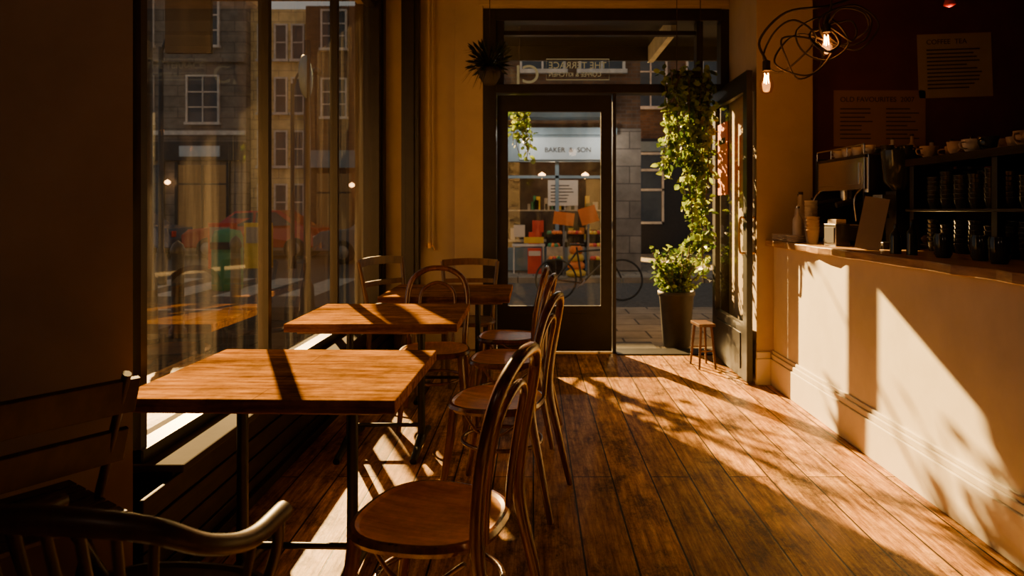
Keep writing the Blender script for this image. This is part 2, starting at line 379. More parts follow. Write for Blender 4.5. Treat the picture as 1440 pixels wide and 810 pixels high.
b=MB()
x0,x1,y0,y1=2.06,2.62,4.25,4.95
b.box(x0,x1,y0,y1,1.13,1.22,'blackplastic'); b.box(x0+.03,x1,y0+.02,y1-.02,1.22,1.235,'chrome')
b.box(x0+.25,x1,y0+.02,y1-.02,1.235,1.50,'blackplastic')
b.box(x0,x1,y0,y1,1.46,1.66,'chrome'); b.box(x0-.012,x0,y0+.05,y1-.05,1.49,1.63,'chrome')
b.box(x0-.01,x1+.01,y0-.012,y0,1.10,1.44,'blackplastic'); b.box(x0+.02,x1-.02,y0-.012,y0,1.44,1.68,'chrome'); b.box(x0-.01,x1+.01,y1,y1+.012,1.10,1.70,'blackplastic')
b.box(x0,x1,y0,y1,1.66,1.68,'blackplastic')
for yy in (4.42,4.76):
    b.lathe([(.035,0),(.04,.05),(.04,.08)],(x0+.12,yy,1.38),'chrome',16)
    b.tube([(x0+.12,yy,1.40),(x0,yy,1.385),(x0-.10,yy,1.36)],[.012,.016,.018],'blackplastic')
for yy in (4.29,4.91): b.tube([(x0+.02,yy,1.48),(x0-.04,yy,1.40),(x0-.03,yy,1.26)],.007,'chrome')
for x in (x0+.04,x1-.04):
    for y in (y0+.04,y1-.04): b.lathe([(.022,0),(.018,.032)],(x,y,1.101),'chrome',10)
b.tube([(x0,y0,1.74),(x0,y1,1.74)],.006,'chrome',sub=1); 
for y in (y0,y0+.23,y1-.23,y1): b.tube([(x0,y,1.68),(x0,y,1.74)],.005,'chrome',sub=1)
b.obj('espresso_machine',bevel=.004)
def cup(b,c,r=.04,h=.06,m='white',handle=True,a=0):
    b.lathe([(r*.55,0),(r*.8,h*.3),(r,h),(r*.92,h),(r*.72,h*.35),(.001,h*.12)],c,m,18,caps=False)
    b.lathe([(.001,0),(r*.55,0)],c,m,18,caps=False)
    if handle:
        ca,sa=math.cos(a),math.sin(a)
        b.tube([(c[0]+ca*r*.9,c[1]+sa*r*.9,c[2]+h*.8),(c[0]+ca*r*1.6,c[1]+sa*r*1.6,c[2]+h*.7),(c[0]+ca*r*1.5,c[1]+sa*r*1.5,c[2]+h*.35),(c[0]+ca*r*.75,c[1]+sa*r*.75,c[2]+h*.25)],.0045,m,seg=6,sub=4)
b=MB()
for i in range(4):
    for j in range(3):
        if R.random()<.85: cup(b,(2.14+j*.12,4.36+i*.14,1.681),.042,.06,'white' if R.random()<.5 else 'teal',a=R.uniform(0,6))
b.obj('cups_on_machine')
b=MB(); b.box(0-.07,.07,-.1,.1,0,.04,'blackplastic'); b.box(-.06,.06,-.02,.1,.04,.34,'blackplastic'); b.box(-.055,.055,-.1,-.02,.22,.32,'chrome')
b.lathe([(.04,.34),(.085,.40),(.10,.56),(.10,.58)],(0,.03,0),'teal',20); b.lathe([(.04,.18),(.03,.22)],(0,-.07,0),'chrome',14)
b.obj('coffee_grinder',(2.14,4.05,1.10),rot=-90,bevel=.003)
def bottle(b,c,h,r,m,cap='ink'):
    b.lathe([(r,0),(r,h*.6),(r*.9,h*.7),(r*.35,h*.82),(r*.35,h)],c,m,16); b.lathe([(r*.4,h),(r*.4,h*1.06)],c,cap,12)
b=MB()
bottle(b,(0,0,0),.34,.042,'sack'); bottle(b,(.10,.02,0),.30,.04,'white'); bottle(b,(.04,.12,0),.33,.04,'tan'); bottle(b,(-.06,-.10,0),.24,.035,'white','chrome')
b.obj('syrup_bottles',(1.95,4.98,1.10))
b=MB()
for i in range(10): b.lathe([(.03,0),(.042,.09),(.044,.09),(.044,.096)],(0,0,i*.022),'white',16)
for i in range(5): b.lathe([(.03,0),(.042,.09),(.044,.09),(.044,.096)],(-.04,-.13,i*.022),'tan',16)
b.obj('paper_cup_stack',(1.92,4.72,1.10))
b=MB()
for k in range(3):
    for i in range(4): b.lathe([(.03,0),(.055,.006),(.065,.014),(.06,.014),(.001,.006)],(0,-k*.15,i*.012),'white',20)
b.obj('saucer_stack',(1.84,5.08,1.10))
b=MB(); b.rbox((0,0,.15),(.13,.004,.31),'paper',(math.radians(-12),math.radians(10),0)); 
for i in range(8): b.rbox((0,-.006+.0044*i-.016+.012,.05+.022*i),(.09,.002,.004),'ink',(math.radians(-12),0,0))
b.rbox((0,.08,.10),(.03,.004,.21),'paper2',(math.radians(25),0,0))
b.obj('menu_card',(1.95,3.93,1.10),rot=-30)
b=MB(); b.box(-.06,.06,-.05,.05,0,.14,'chrome'); b.box(-.05,.05,-.055,-.05,.02,.12,'ink'); b.box(-.045,.045,-.035,.035,.14,.17,'paper'); b.obj('napkin_dispenser',(1.93,4.34,1.10),rot=-80,bevel=.004)
b=MB(); bottle(b,(0,0,0),.15,.028,'teal'); bottle(b,(.03,-.1,0),.17,.026,'teal'); b.obj('sauce_bottles',(1.9,3.58,1.10))
b=MB()
b.box(2.15,2.75,2.5,3.95,1.58,1.62,'panel')
for y in (2.52,3.2,3.9):
    for x in (2.18,2.70): b.box(x-.02,x+.02,y-.02,y+.02,1.10,1.58,'black')
b.box(2.15,2.75,2.5,3.95,1.32,1.335,'black'); b.box(2.72,2.75,2.5,3.95,1.1,1.58,'black')
b.obj('counter_shelf_rack',bevel=.003)
b=MB()
for y in [2.6+.12*i for i in range(11)]:
    for x in (2.24,2.36,2.5):
        for zb,n in ((1.336,R.randint(5,7)),(1.101,R.randint(4,6))):
            for i in range(n): b.lathe([(.032,0),(.045,.05),(.047,.056),(.042,.056),(.028,.006)],(x,y,zb+i*.024),'teal',14)
b.obj('glass_cup_stacks')
b=MB()
for y in [2.58+.125*i for i in range(11)]:
    for x in (2.22,2.36,2.52):
        if R.random()<.7:
            cup(b,(x,y,1.621),.048,.065,R.choice(['white','tan','tan','teal']),a=R.uniform(2,4.5))
b.obj('cups_on_shelf')
b=MB()
for x,y in ((1.98,2.9),(2.03,3.1),(1.97,3.28),(2.05,2.65)):
    b.lathe([(.03,0),(.04,.02),(.045,.10),(.04,.11),(.04,.115)],(x,y,1.10),'teal',16); 
b.obj('glass_jars')
b=MB(); b.lathe([(.10,0),(.12,.01),(.12,.02)],(0,0,0),'white',24)
for i in range(6): b.lathe([(.001,0),(.03,.01),(.034,.03),(.02,.045),(.001,.048)],(.05*math.cos(i),.05*math.sin(i),.02+.01*(i%2)),'tan',12)
b.obj('pastry_plate',(2.42,4.1,1.10))
b=MB(); b.box(2.5,4.8,5.12,5.35,1.60,1.635,'panel'); b.box(2.7,2.74,5.15,5.35,1.45,1.6,'black'); b.box(4.2,4.24,5.15,5.35,1.45,1.6,'black'); b.obj('wall_shelf',bevel=.003)
b=MB()
for i in range(14):
    x=2.6+i*.15; h=R.uniform(.14,.27); bottle(b,(x,5.23,1.636),h,R.uniform(.03,.045),R.choice(['teal','tan','white','red','teal','teal']))
b.obj('shelf_bottles')
b=MB(); b.box(-.29,.29,-.003,0,-.25,.25,'paper')
for i in range(11):
    w=R.uniform(.30,.44); b.box(-.22,-.22+w,-.005,-.003,.12-i*.03,.131-i*.03,'ink')
b.obj('menu_poster',(3.30,5.345,2.46),bevel=0)
bpy.data.objects['menu_poster'].rotation_euler=(0,math.radians(-2),0)
t=text('COFFEE  TEA','poster_heading',(-.22,-.004,.17),.055,'ink',parent=bpy.data.objects['menu_poster'])
b=MB(); b.box(-.36,.36,-.003,0,-.22,.22,'paper2')
for i in range(8):
    for c in (-.31,.05):
        w=R.uniform(.15,.26); b.box(c,c+w,-.005,-.003,.07-i*.033,.079-i*.033,'ink')
b.obj('kraft_menu_poster',(2.71,5.345,2.045))
t=text('OLD FAVOURITES  2007','poster_heading_2',(-.31,-.004,.13),.055,'ink',parent=bpy.data.objects['kraft_menu_poster'])

# ------------------------------------------------------------------ pendant bulbs
def bulb(b,c,s=1):
    b.lathe([(.014*s,0),(.016*s,-.02*s),(.034*s,-.065*s),(.036*s,-.09*s),(.026*s,-.118*s),(.001,-.128*s)],c,'bulbglass',18,caps=False)
    b.lathe([(.010*s,.05*s),(.020*s,.045*s),(.020*s,-.005*s)],c,'ink',14)
    z=c[2]
    b.tube([(c[0]-.010,c[1],z-.02),(c[0]-.014,c[1],z-.08),(c[0]-.005,c[1],z-.03),(c[0],c[1]+.004,z-.085),(c[0]+.006,c[1],z-.03),(c[0]+.014,c[1],z-.08),(c[0]+.010,c[1],z-.02)],.0022,'filament',seg=6,sub=5)
b=MB()
C=[(1.76,4.1,2.40),(1.40,4.1,2.17),(2.50,4.1,2.62)]
for c in C[:2]: bulb(b,c,1.15)
b.lathe([(.012,.04),(.02,.03),(.022,-.02),(.034,-.06),(.001,-.075)],C[2],'red',14,caps=False)
b.tube([(1.76,4.1,2.45),(1.78,4.08,2.6),(1.7,4.1,2.9),(1.75,4.1,H)],.007,'ink')
b.tube([(1.40,4.1,2.22),(1.36,4.1,2.35),(1.5,4.05,2.5),(1.8,4.1,2.56),(2.2,4.15,2.7),(2.5,4.1,2.64)],.008,'ink')
b.tube([(1.75,4.1,H),(1.9,4.1,2.9),(2.2,4.12,2.66),(2.5,4.1,2.64)],.008,'ink')
rr=random.Random(3)
for k in range(10):
    cx,cz=rr.choice([(1.52,2.30),(1.75,2.36),(1.88,2.42),(1.62,2.26)]); ph=rr.uniform(0,6); rad=rr.uniform(.09,.17)
    tilt=rr.uniform(-1,1)
    pts=[(cx+rad*math.cos(ph+i*1.05)*rr.uniform(.6,1.2), 4.1+rad*tilt*math.sin(ph+i*1.05)*.6, cz+.8*rad*math.sin(ph+i*1.05)*rr.uniform(.6,1.2)) for i in range(6)]
    b.tube(pts,.006,'ink',closed=True,seg=8)
b.obj('pendant_bulb_light')
def plight(loc,e,c,r=.03,par='pendant_bulb_light'):
    l=bpy.data.lights.new('bulb_and_fill_glow','POINT'); l.energy=e; l.color=c; l.shadow_soft_size=r
    o=bpy.data.objects.new('bulb_and_fill_glow',l); COL.objects.link(o); o.location=loc; o.parent=bpy.data.objects[par]
plight((1.76,4.1,2.32),2.6,(1,.38,.11)); plight((1.40,4.1,2.09),2.2,(1,.38,.11)); plight((2.50,4.1,2.52),1.0,(1,.22,.05))
b=MB()  # dome lamps added behind the camera as warm fill
for x,y in ((-1.2,-.6),(.8,-1.2)):
    b.tube([(x,y,H),(x,y,2.7)],.006,'ink',sub=1); b.lathe([(.03,.18),(.05,.16),(.19,0),(.18,0),(.04,.15)],(x,y,2.55),'brass',24,caps=False); b.lathe([(.001,.0),(.035,.03),(.03,.08),(.001,.1)],(x,y,2.56),'bulbglass',14,caps=False)
b.obj('unseen_fill_lamp')
plight((-1.2,-.6,2.5),9,(1,.66,.42),.08,'unseen_fill_lamp'); plight((.8,-1.2,2.5),3,(1,.66,.42),.08,'unseen_fill_lamp')  # fill lights for the dim left pier

# ------------------------------------------------------------------ furniture
def table():
    b=MB(); w,d=.44,.375
    b.box(-w,w,-d,d,.708,.75,'table')
    b.box(-w+.05,w-.05,-d+.05,d-.05,.69,.708,'tedge')
    for x in (-.2,.2):
        b.lathe([(.022,.03),(.020,.3),(.020,.69)],(x,0,0),'iron',14)
        b.lathe([(.07,.665),(.05,.69)],(x,0,0),'iron',14)
        b.tube([(x,-.28,.015),(x,-.15,.035),(x,0,.05),(x,.15,.035),(x,.28,.015)],[.018,.02,.028,.02,.018],'iron',sub=4)
    b.tube([(-.2,0,.12),(.2,0,.12)],.012,'iron',sub=1); b.box(-.3,.3,-.03,.03,.675,.69,'iron')
    return b.mesh('cafe_table')
tm=table()
place(tm,'cafe_table',(-.85,2.46,0),rot=-1.5,bevel=.004)
place(tm,'cafe_table',(-.83,3.84,0),rot=.5,bevel=.004)
place(tm,'cafe_table',(-.60,4.93,0),rot=0,bevel=.004)

def superellipse(a,bk,bf,n,p=2.6):
    out=[]
    for i in range(n):
        t=2*math.pi*i/n; c,s=math.cos(t),math.sin(t)
        x=a*abs(c)**(2/p)*(1 if c>=0 else -1); y=(bk if s>=0 else bf)*abs(s)**(2/p)*(1 if s>=0 else -1)
        x*= (1-.10*(y/max(bk,bf))) 
        out.append((x,y))
    return out
def seatpart(b,z=.455,a=.215,bk=.20,bf=.22,rim='chair',top='seat',n=40):
    P=superellipse(a,bk,bf,n)
    rings=[(.90,-.030,rim),(1.0,-.024,rim),(1.03,-.010,rim),(1.0,.004,rim),(.95,.006,rim),(.90,0,top),(.6,-.006,top),(.3,-.009,top),(.001,-.010,top)]
    for k in range(len(rings)-1):
        s0,z0,_=rings[k]; s1,z1,mm=rings[k+1]
        v=[(x*s0,y*s0,z+z0) for x,y in P]+[(x*s1,y*s1,z+z1) for x,y in P]
        b.add(v,[(i,(i+1)%n,n+(i+1)%n,n+i) for i in range(n)],mm,True)
    b.add([(x*.9,y*.9,z-.03) for x,y in P],[tuple(range(n-1,-1,-1))],rim)
def bentwood(m='chair',top='seat'):
    b=MB(); seatpart(b,rim=m,top=top)
    pts=[(-.215,.29,0),(-.195,.235,.25),(-.182,.195,.45),(-.19,.200,.60),(-.198,.222,.74),(-.170,.248,.86),(-.09,.268,.925),(0,.274,.94),
         (.09,.268,.925),(.170,.248,.86),(.198,.222,.74),(.19,.200,.60),(.182,.195,.45),(.195,.235,.25),(.215,.29,0)]
    b.tube(pts,[.015,.018,.020]+[.0185]*9+[.020,.018,.015],m,seg=12)
    pts=[(-.10,.185,.44),(-.108,.193,.56),(-.118,.212,.70),(-.095,.235,.80),(0,.248,.845),(.095,.235,.80),(.118,.212,.70),(.108,.193,.56),(.10,.185,.44)]
    b.tube(pts,.012,m,seg=10)
    for s in (-1,1):
        b.tube([(s*.165,-.165,.44),(s*.180,-.185,.25),(s*.200,-.225,0)],[.021,.019,.014],m,seg=12)
        b.tube([(s*.165,-.12,.43),(s*.155,-.05,.34),(s*.165,.05,.34),(s*.18,.16,.42)],.007,m,seg=8)
    ring=[(.172*math.cos(t),.185*math.sin(t)+.01,.27) for t in [2*math.pi*i/16 for i in range(16)]]
    b.tube(ring,.0095,m,closed=True,sub=3,seg=8)
    return b.mesh('bentwood_chair')
cm=bentwood()
place(cm,'bentwood_chair',(-.28,1.97,0),rot=-106)
place(cm,'bentwood_chair',(-.155,3.17,0),rot=-104)
place(cm,'bentwood_chair',(-.15,4.05,0),rot=-98)
place(cm,'bentwood_chair',(-.17,4.80,0),rot=-95,scale=.98)
place(cm,'bentwood_chair',(-.62,4.33-.02,0),rot=4)
def railchair(m='chair2'):
    b=MB(); seatpart(b,rim=m,top=m,a=.21)
    for s in (-1,1):
        b.tube([(s*.19,.24,0),(s*.19,.20,.45),(s*.21,.225,.70),(s*.23,.26,.90)],[.015,.018,.016,.015],m)
        b.tube([(s*.175,-.17,.44),(s*.185,-.20,0)],[.019,.014],m,sub=3)
        b.tube([(s*.18,-.17,.22),(s*.19,.22,.22)],.009,m,sub=1)
    for z,y in ((.885,.258),(.74,.235),(.58,.21)):
        hh=.028 if z>.8 else .018
        v=[];n=12
        for i in range(n+1):
            t=-1+2*i/n; x=.232*t*(1 if z>.8 else .93); yy=y+.035*(1-t*t); zz=z+(.012*(1-t*t) if z>.8 else 0)
            v+=[(x,yy-.009,zz-hh),(x,yy+.009,zz-hh),(x,yy+.009,zz+hh),(x,yy-.009,zz+hh)]
        f=[]
        for i in range(n):
            for k in range(4): f.append((i*4+k,i*4+(k+1)%4,(i+1)*4+(k+1)%4,(i+1)*4+k))
        f+=[(3,2,1,0),(n*4,n*4+1,n*4+2,n*4+3)]
        b.add(v,f,m)
    b.tube([(-.18,-.19,.25),(.18,-.19,.25)],.009,m,sub=1)
    return b.mesh('rail_back_chair')
rm=railchair()
place(rm,'rail_back_chair',(-.52,5.44,0),rot=2)
place(rm,'rail_back_chair',(-.90,5.0,0),rot=62,scale=1.06)
b=MB()
for s in (-1,1):
    b.tube([(s*.19,-.20,0),(s*.19,.0,.42),(s*.19,.20,.86)],.015,'darkchair',sub=3,flat=.8)
    b.tube([(s*.165,.26,0),(s*.165,.05,.30),(s*.165,-.19,.45)],.013,'darkchair',sub=3,flat=.8)
for i in range(6): b.box(-.2,.2,-.21+i*.068,-.155+i*.068,.445,.46,'darkchair')
for z in (.79,.63): b.rbox((0,.172-(.79-z)*.45,z),(.46,.018,.11),'darkchair',(math.radians(-20),0,0))
b.tube([(-.19,-.12,.17),(.19,-.12,.17)],.009,'darkchair',sub=1); b.tube([(-.165,.18,.12),(.165,.18,.12)],.009,'darkchair',sub=1)
b.obj('folding_slat_chair',(-1.44,1.92,0),rot=-125,bevel=.003)
b=MB(); seatpart(b,rim='darkchair',top='darkchair',a=.235,bk=.21,bf=.23)
rail=[(-.27,-.10,.655),(-.275,.05,.665),(-.255,.17,.71),(-.18,.235,.765),(0,.262,.785),(.18,.235,.765),(.255,.17,.71),(.275,.05,.665),(.27,-.10,.655)]
b.tube(rail,[.022,.02,.019,.022,.026,.022,.019,.02,.022],'darkchair',seg=12)
for i in range(7):
    x=-.18+i*.06; b.tube([(x*.85,.17,.45),(x,.215,.62),(x*1.05,.255-.15*(x*x)/.04*.25,.775-.3*x*x)],.009,'darkchair',seg=8,sub=3)
for s in (-1,1):
    b.tube([(s*.20,-.15,.45),(s*.245,-.12,.56),(s*.27,-.08,.655)],.013,'darkchair'); b.tube([(s*.21,.02,.45),(s*.25,.03,.56),(s*.275,.04,.66)],.009,'darkchair')
    b.tube([(s*.18,-.18,.44),(s*.21,-.22,0)],[.02,.014],'darkchair',sub=3); b.tube([(s*.17,.16,.44),(s*.20,.24,0)],[.02,.014],'darkchair',sub=3)
b.tube([(.18*math.cos(i*.4),.19*math.sin(i*.4),.24) for i in range(16)],.009,'darkchair',closed=True,sub=2)
b.obj('spindle_armchair',(-.84,1.46,0),rot=174)
b=MB(); b.box(-.07,.07,-.11,.11,.35,.375,'chair2'); 
for x in (-1,1):
    for y in (-1,1): b.tube([(x*.045,y*.08,.35),(x*.07,y*.11,0)],[.012,.010],'chair2',sub=2)
b.tube([(-.06,-.1,.15),(.06,-.1,.15)],.007,'chair2',sub=1); b.tube([(-.06,.1,.15),(.06,.1,.15)],.007,'chair2',sub=1)
b.obj('small_stool',(1.44,5.8,0),rot=6,bevel=.003)

# ------------------------------------------------------------------ plants
b=MB(); b.lathe([(.115,0),(.13,.02),(.165,.50),(.18,.51),(.18,.55),(.16,.55),(.155,.50)],(0,0,0),'pot',28); b.lathe([(.001,.51),(.156,.51)],(0,0,0),'soil',20,caps=False)
for i in range(70):
    a=R.uniform(0,6.28); rr_=R.uniform(.05,.27); h=R.uniform(.60,1.0); tip=(rr_*math.cos(a),rr_*math.sin(a),h)
    b.tube([(.05*math.cos(a),.05*math.sin(a),.5),(tip[0]*.6,tip[1]*.6,.5+(h-.5)*.6),tip],.004,'stem',seg=5,sub=3)
    for k in range(14):
        t=R.uniform(.35,1.05); p=(tip[0]*t+R.uniform(-.03,.03),tip[1]*t+R.uniform(-.03,.03),.5+(h-.5)*t+R.uniform(-.02,.02))
        b.leaf(p,(R.uniform(-1,1),R.uniform(-1,1),R.uniform(-.4,.8)),R.uniform(.04,.07),R.uniform(.025,.04),R.choice(['leaf','leaf2','leaf2']))
b.obj('potted_shrub',(1.40,6.68,-.012))
def vine(name,strands,mats,loc,n=16):
    b=MB()
    for (x,y,z0,z1) in strands:
        pts=[];m=6
        for i in range(m): pts.append((x+R.uniform(-.05,.05),y+R.uniform(-.05,.05),z0+(z1-z0)*i/(m-1)))
        b.tube(pts,.004,'stem',seg=5,sub=3)
        L=abs(z1-z0); c=int(L*n*3)
        for k in range(c):
            t=R.random(); q=t*(m-1); i=min(int(q),m-2); u=q-i
            p=Vector(pts[i]).lerp(Vector(pts[i+1]),u)+Vector((R.uniform(-.05,.05),R.uniform(-.05,.05),R.uniform(-.03,.03)))
            b.leaf(p,(R.uniform(-1,1),R.uniform(-1,1),R.uniform(-1,.2)),R.uniform(.05,.09),R.uniform(.04,.06),R.choice(mats))
    return b.obj(name,loc)
st=[]
for i in range(20):
    x=R.uniform(-.20,.19); st.append((x,R.uniform(-.06,.08),R.uniform(-.05,.08),-R.uniform(.45,1.1)))
for i in range(10): st.append((R.uniform(.02,.19),R.uniform(-.05,.05),0,-R.uniform(1.1,1.9)))
vine('hanging_vine',st,['leaf','leaf','leaf','leaf2'],(1.36,6.08,2.56),15)
b=MB(); b.box(1.27,1.50,6.04,6.14,2.50,2.56,'panel'); b.tube([(1.28,6.09,2.56),(1.28,6.09,H)],.004,'ink',sub=1); b.tube([(1.49,6.09,2.56),(1.49,6.09,H)],.004,'ink',sub=1); b.obj('hanging_planter_trough',bevel=.004)
b=MB(); b.lathe([(.05,-.08),(.09,-.02),(.10,.06),(.09,.06)],(0,0,0),'pot',18); b.tube([(0,0,.05),(0,0,H-2.50)],.004,'ink',sub=1)
for i in range(110):
    a=R.uniform(0,6.28); l=R.uniform(.14,.34); up=R.uniform(-.1,.25)
    p0=Vector((0,0,.05)); d=Vector((math.cos(a)*l*.8,math.sin(a)*l*.5,up)); 
    p1=p0+d*.5+Vector((0,0,.05)); p2=p0+d-Vector((0,0,.06))
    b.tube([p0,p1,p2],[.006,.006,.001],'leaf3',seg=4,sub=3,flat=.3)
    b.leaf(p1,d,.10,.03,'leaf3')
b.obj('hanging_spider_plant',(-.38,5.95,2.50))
st=[(R.uniform(-.12,.12),R.uniform(-.05,.05),0,-R.uniform(.25,.6)) for i in range(7)]
vine('hanging_ivy',st,['leaf','leaf2'],(-.14,6.9,2.42))
b=MB(); b.lathe([(.05,-.02),(.12,.06),(.14,.16),(.13,.16)],(-.14,6.9,2.40),'pot',18); b.tube([(-.14,6.9,2.5),(-.14,6.9,3.18)],.004,'ink',sub=1); b.obj('hanging_basket')

# ------------------------------------------------------------------ exterior
boxobj('street_road', -40,30,-6,45,-.25,-.13,'asphalt')
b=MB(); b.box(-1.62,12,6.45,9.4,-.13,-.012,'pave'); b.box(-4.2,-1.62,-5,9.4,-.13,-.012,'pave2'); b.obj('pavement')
boxobj('pavement_opposite', -1.4,9,13.6,40,-.13,-.02,'pave')
b=MB()
for i in range(8): b.box(-12+i*1.1,-11.4+i*1.1,11.5,14.5,-.13,-.124,'line')
b.box(-25,12,9.9,10.0,-.13,-.124,'line'); b.box(-25,-4,22,22.1,-.13,-.124,'line'); b.obj('road_markings')
boxobj('pavement_distant', -30,-2.6,22.6,40,-.13,-.02,'pave')
b=MB(); b.box(-.7,2.4,6.45,7.75,3.18,3.22,'black'); b.box(-.7,2.4,7.73,7.77,3.02,3.22,'black'); b.box(1.30,1.36,6.45,7.75,3.0,3.18,'frame'); b.obj('door_canopy')
def sash(b,x,y,z,w,h,fr='frame',nx=2,nz=3):
    b.box(x-w/2,x+w/2,y-.04,y+.02,z,z+h,'winglass')
    t=.06
    b.box(x-w/2-t,x-w/2,y-.09,y,z-t,z+h+t,fr); b.box(x+w/2,x+w/2+t,y-.09,y,z-t,z+h+t,fr)
    b.box(x-w/2,x+w/2,y-.09,y,z+h,z+h+t,fr); b.box(x-w/2-.1,x+w/2+.1,y-.14,y,z-t*1.5,z,fr)
    for i in range(1,nx): xx=x-w/2+w*i/nx; b.box(xx-.02,xx+.02,y-.07,y-.03,z,z+h,fr)
    for i in range(1,nz): zz=z+h*i/nz; b.box(x-w/2,x+w/2,y-.07,y-.03,zz-.02,zz+.02,fr)
b=MB(); Y=24
b.box(-22,-10.1,Y,Y+4,0,9,'stone'); b.box(-10.1,-8.0,Y+.4,Y+4,0,8.5,'sunlit_stone'); b.box(-8.0,-3.4,Y,Y+4,0,8.5,'brick')
for i in range(6):
    x=-20.8+i*2.3
    if x<-10.3:
        for z in (4.4,7.1): sash(b,x,Y,z,1.05,1.6)
        b.box(x-.85,x+.85,Y-.06,Y+.02,.5,2.9,'winglass' if i%2 else 'warmpane'); b.box(x-.95,x-.85,Y-.12,Y,.0,3.0,'black'); b.box(x+.85,x+.95,Y-.12,Y,0,3.0,'black')
        b.box(x-.03,x+.03,Y-.1,Y-.06,.5,2.9,'black'); b.box(x-.85,x+.85,Y-.1,Y-.06,2.2,2.26,'black'); b.box(x-.85,x+.85,Y-.1,Y-.02,0,.5,R.choice(['shopblue','green','red']))
        b.box(x-.7,x+.7,Y-.30,Y-.25,3.18,3.55,R.choice(['bluewhite','yellow','sack']))
for z in (1.0,2.9,4.8,6.7):
    for x in (-9.6,-9.0,-8.4): sash(b,x,Y+.4,z,.36,1.2,nx=1,nz=2)
for x in (-7,-5.4,-4.2):
    for z in (4.6,7.0): sash(b,x,Y,z,.8,1.3)
    b.box(x-.6,x+.6,Y-.06,Y+.02,.4,2.6,'warmpane'); b.box(x-.03,x+.03,Y-.1,Y-.06,.4,2.6,'black'); b.box(x-.6,x+.6,Y-.1,Y-.06,1.9,1.96,'black')
b.box(-22,-10.1,Y-.25,Y,3.05,3.7,'black'); b.box(-8,-3.4,Y-.25,Y,2.8,3.4,'shopblue'); b.box(-22,-10.1,Y-.12,Y,3.95,4.1,'frame'); b.box(-22,-10.1,Y-.15,Y,6.5,6.65,'stone')
for x,z in ((-15.9,2.4),(-12.7,2.2),(-6.3,2.1),(-6.0,2.4),(-4.9,2.2)): b.lathe([(.001,0),(.09,.05),(.09,.12),(.001,.18)],(x,Y-.3,z),'lampwarm',12,caps=False)
b.obj('townhouse_terrace')
b=MB(); Y=15
b.box(-.9,2.35,Y,Y+4,2.95,8,'brick'); b.box(-.9,-.75,Y,Y+4,0,2.95,'stone'); b.box(1.75,2.35,Y-.1,Y+4,0,3.1,'stone'); b.box(-.75,1.75,Y+1.3,Y+4,0,2.95,'darkwall')
b.box(-.75,1.75,Y-.15,Y+.05,2.38,2.95,'shopblue'); b.box(-.85,1.8,Y-.3,Y,2.95,3.1,'shopblue')
b.box(-.75,1.75,Y-.5,Y,3.3,3.9,'shopblue')
b.box(-.3,1.5,Y-.19,Y-.15,2.42,2.9,'bluewhite')
for x in (-.72,.48,1.66): b.box(x,x+.08,Y-.05,Y+.02,.5,2.38,'shopblue')
b.box(-.75,1.75,Y-.05,Y+.05,0,.5,'shopblue'); b.box(-.75,1.75,Y-.05,Y+.02,2.02,2.08,'shopblue')
b.add([(-.7,Y,.5),(1.7,Y,.5),(1.7,Y,2.38),(-.7,Y,2.38)],[(0,1,2,3)],'glass')
for x in (.2,1.5): sash(b,x,Y,4.4,.9,1.5)
b.box(.32,.98,Y-.03,Y-.02,1.42,1.98,'white'); 
for i in range(6): b.box(.38,.38+R.uniform(.3,.52),Y-.035,Y-.03,1.5+i*.07,1.52+i*.07,'ink')
b.box(-.6,1.6,Y+.5,Y+.9,.6,.65,'sack'); b.box(-.6,1.6,Y+.5,Y+.9,1.3,1.33,'sack')
for i in range(26):
    x=-.55+R.random()*2.1; z=R.choice([.65,1.33]); w=R.uniform(.06,.12); b.box(x,x+w,Y+.55,Y+.7,z,z+R.uniform(.1,.35),R.choice(['red','yellow','orange','white','green','sack']))
b.lathe([(.001,0),(.08,.05),(.08,.1),(.001,.15)],(.2,Y+.8,2.05),'lampwarm',12,caps=False); b.lathe([(.001,0),(.08,.05),(.08,.1),(.001,.15)],(1.2,Y+.8,2.05),'lampwarm',12,caps=False)
for x in (-.1,1.5): b.tube([(x,Y-.15,3.0),(x,Y-.7,3.12),(x,Y-.85,3.0)],.02,'black'); b.lathe([(.03,.08),(.11,0),(.10,0),(.02,.07)],(x,Y-.85,2.92),'black',14,caps=False)
sh=b.obj('corner_shop')
text('BAKER  &  SON','fascia_letters',(.75,Y-.20,2.58),.15,'ink',parent=sh,align='CENTER')
for x in (-.1,1.5): plight((x,Y-.85,2.88),24,(1,.88,.75),.06,'corner_shop')  # lights added under the fascia to brighten the shop display
plight((.5,Y+.3,2.2),14,(1,.65,.38),.06,'corner_shop')  # added interior light, brightens the shop window
b=MB()
for k,(x,m) in enumerate(((.45,'green'),(.9,'orange'),(1.3,'red'))):
    for i in range(3):
        y0=14.1+i*.18; z0=.0+i*.26
        b.box(x-.17,x+.17,y0,y0+.2,z0,z0+.05+.26,'sack' if i%2 else 'panel')
        for j in range(7): b.lathe([(.001,0),(.045,.02),(.05,.05),(.03,.09),(.001,.1)],(x+R.uniform(-.13,.13),y0+R.uniform(.04,.16),z0+.29),R.choice([m,'red','yellow','orange']),10,caps=False)
b.obj('produce_crates',(0,0,-.02))
b=MB()
for x,z,c in ((.02,.75,'red'),(.1,1.0,'red'),(-.3,.9,'white')):
    b.box(x-.12,x+.12,14.55,14.75,z-.15,z+.1,c)
b.box(-.45,.25,14.5,14.8,.55,.6,'frame'); b.box(-.43,-.40,14.52,14.78,-.02,.55,'frame'); b.box(.20,.23,14.52,14.78,-.02,.55,'frame'); b.box(-.2,.22,14.5,14.52,.62,.75,'yellow'); b.box(-.12,.17,14.4,14.48,-.02,.52,'red'); b.box(-.10,.15,14.38,14.40,.36,.46,'white')
b.obj('sidewalk_display_stand')
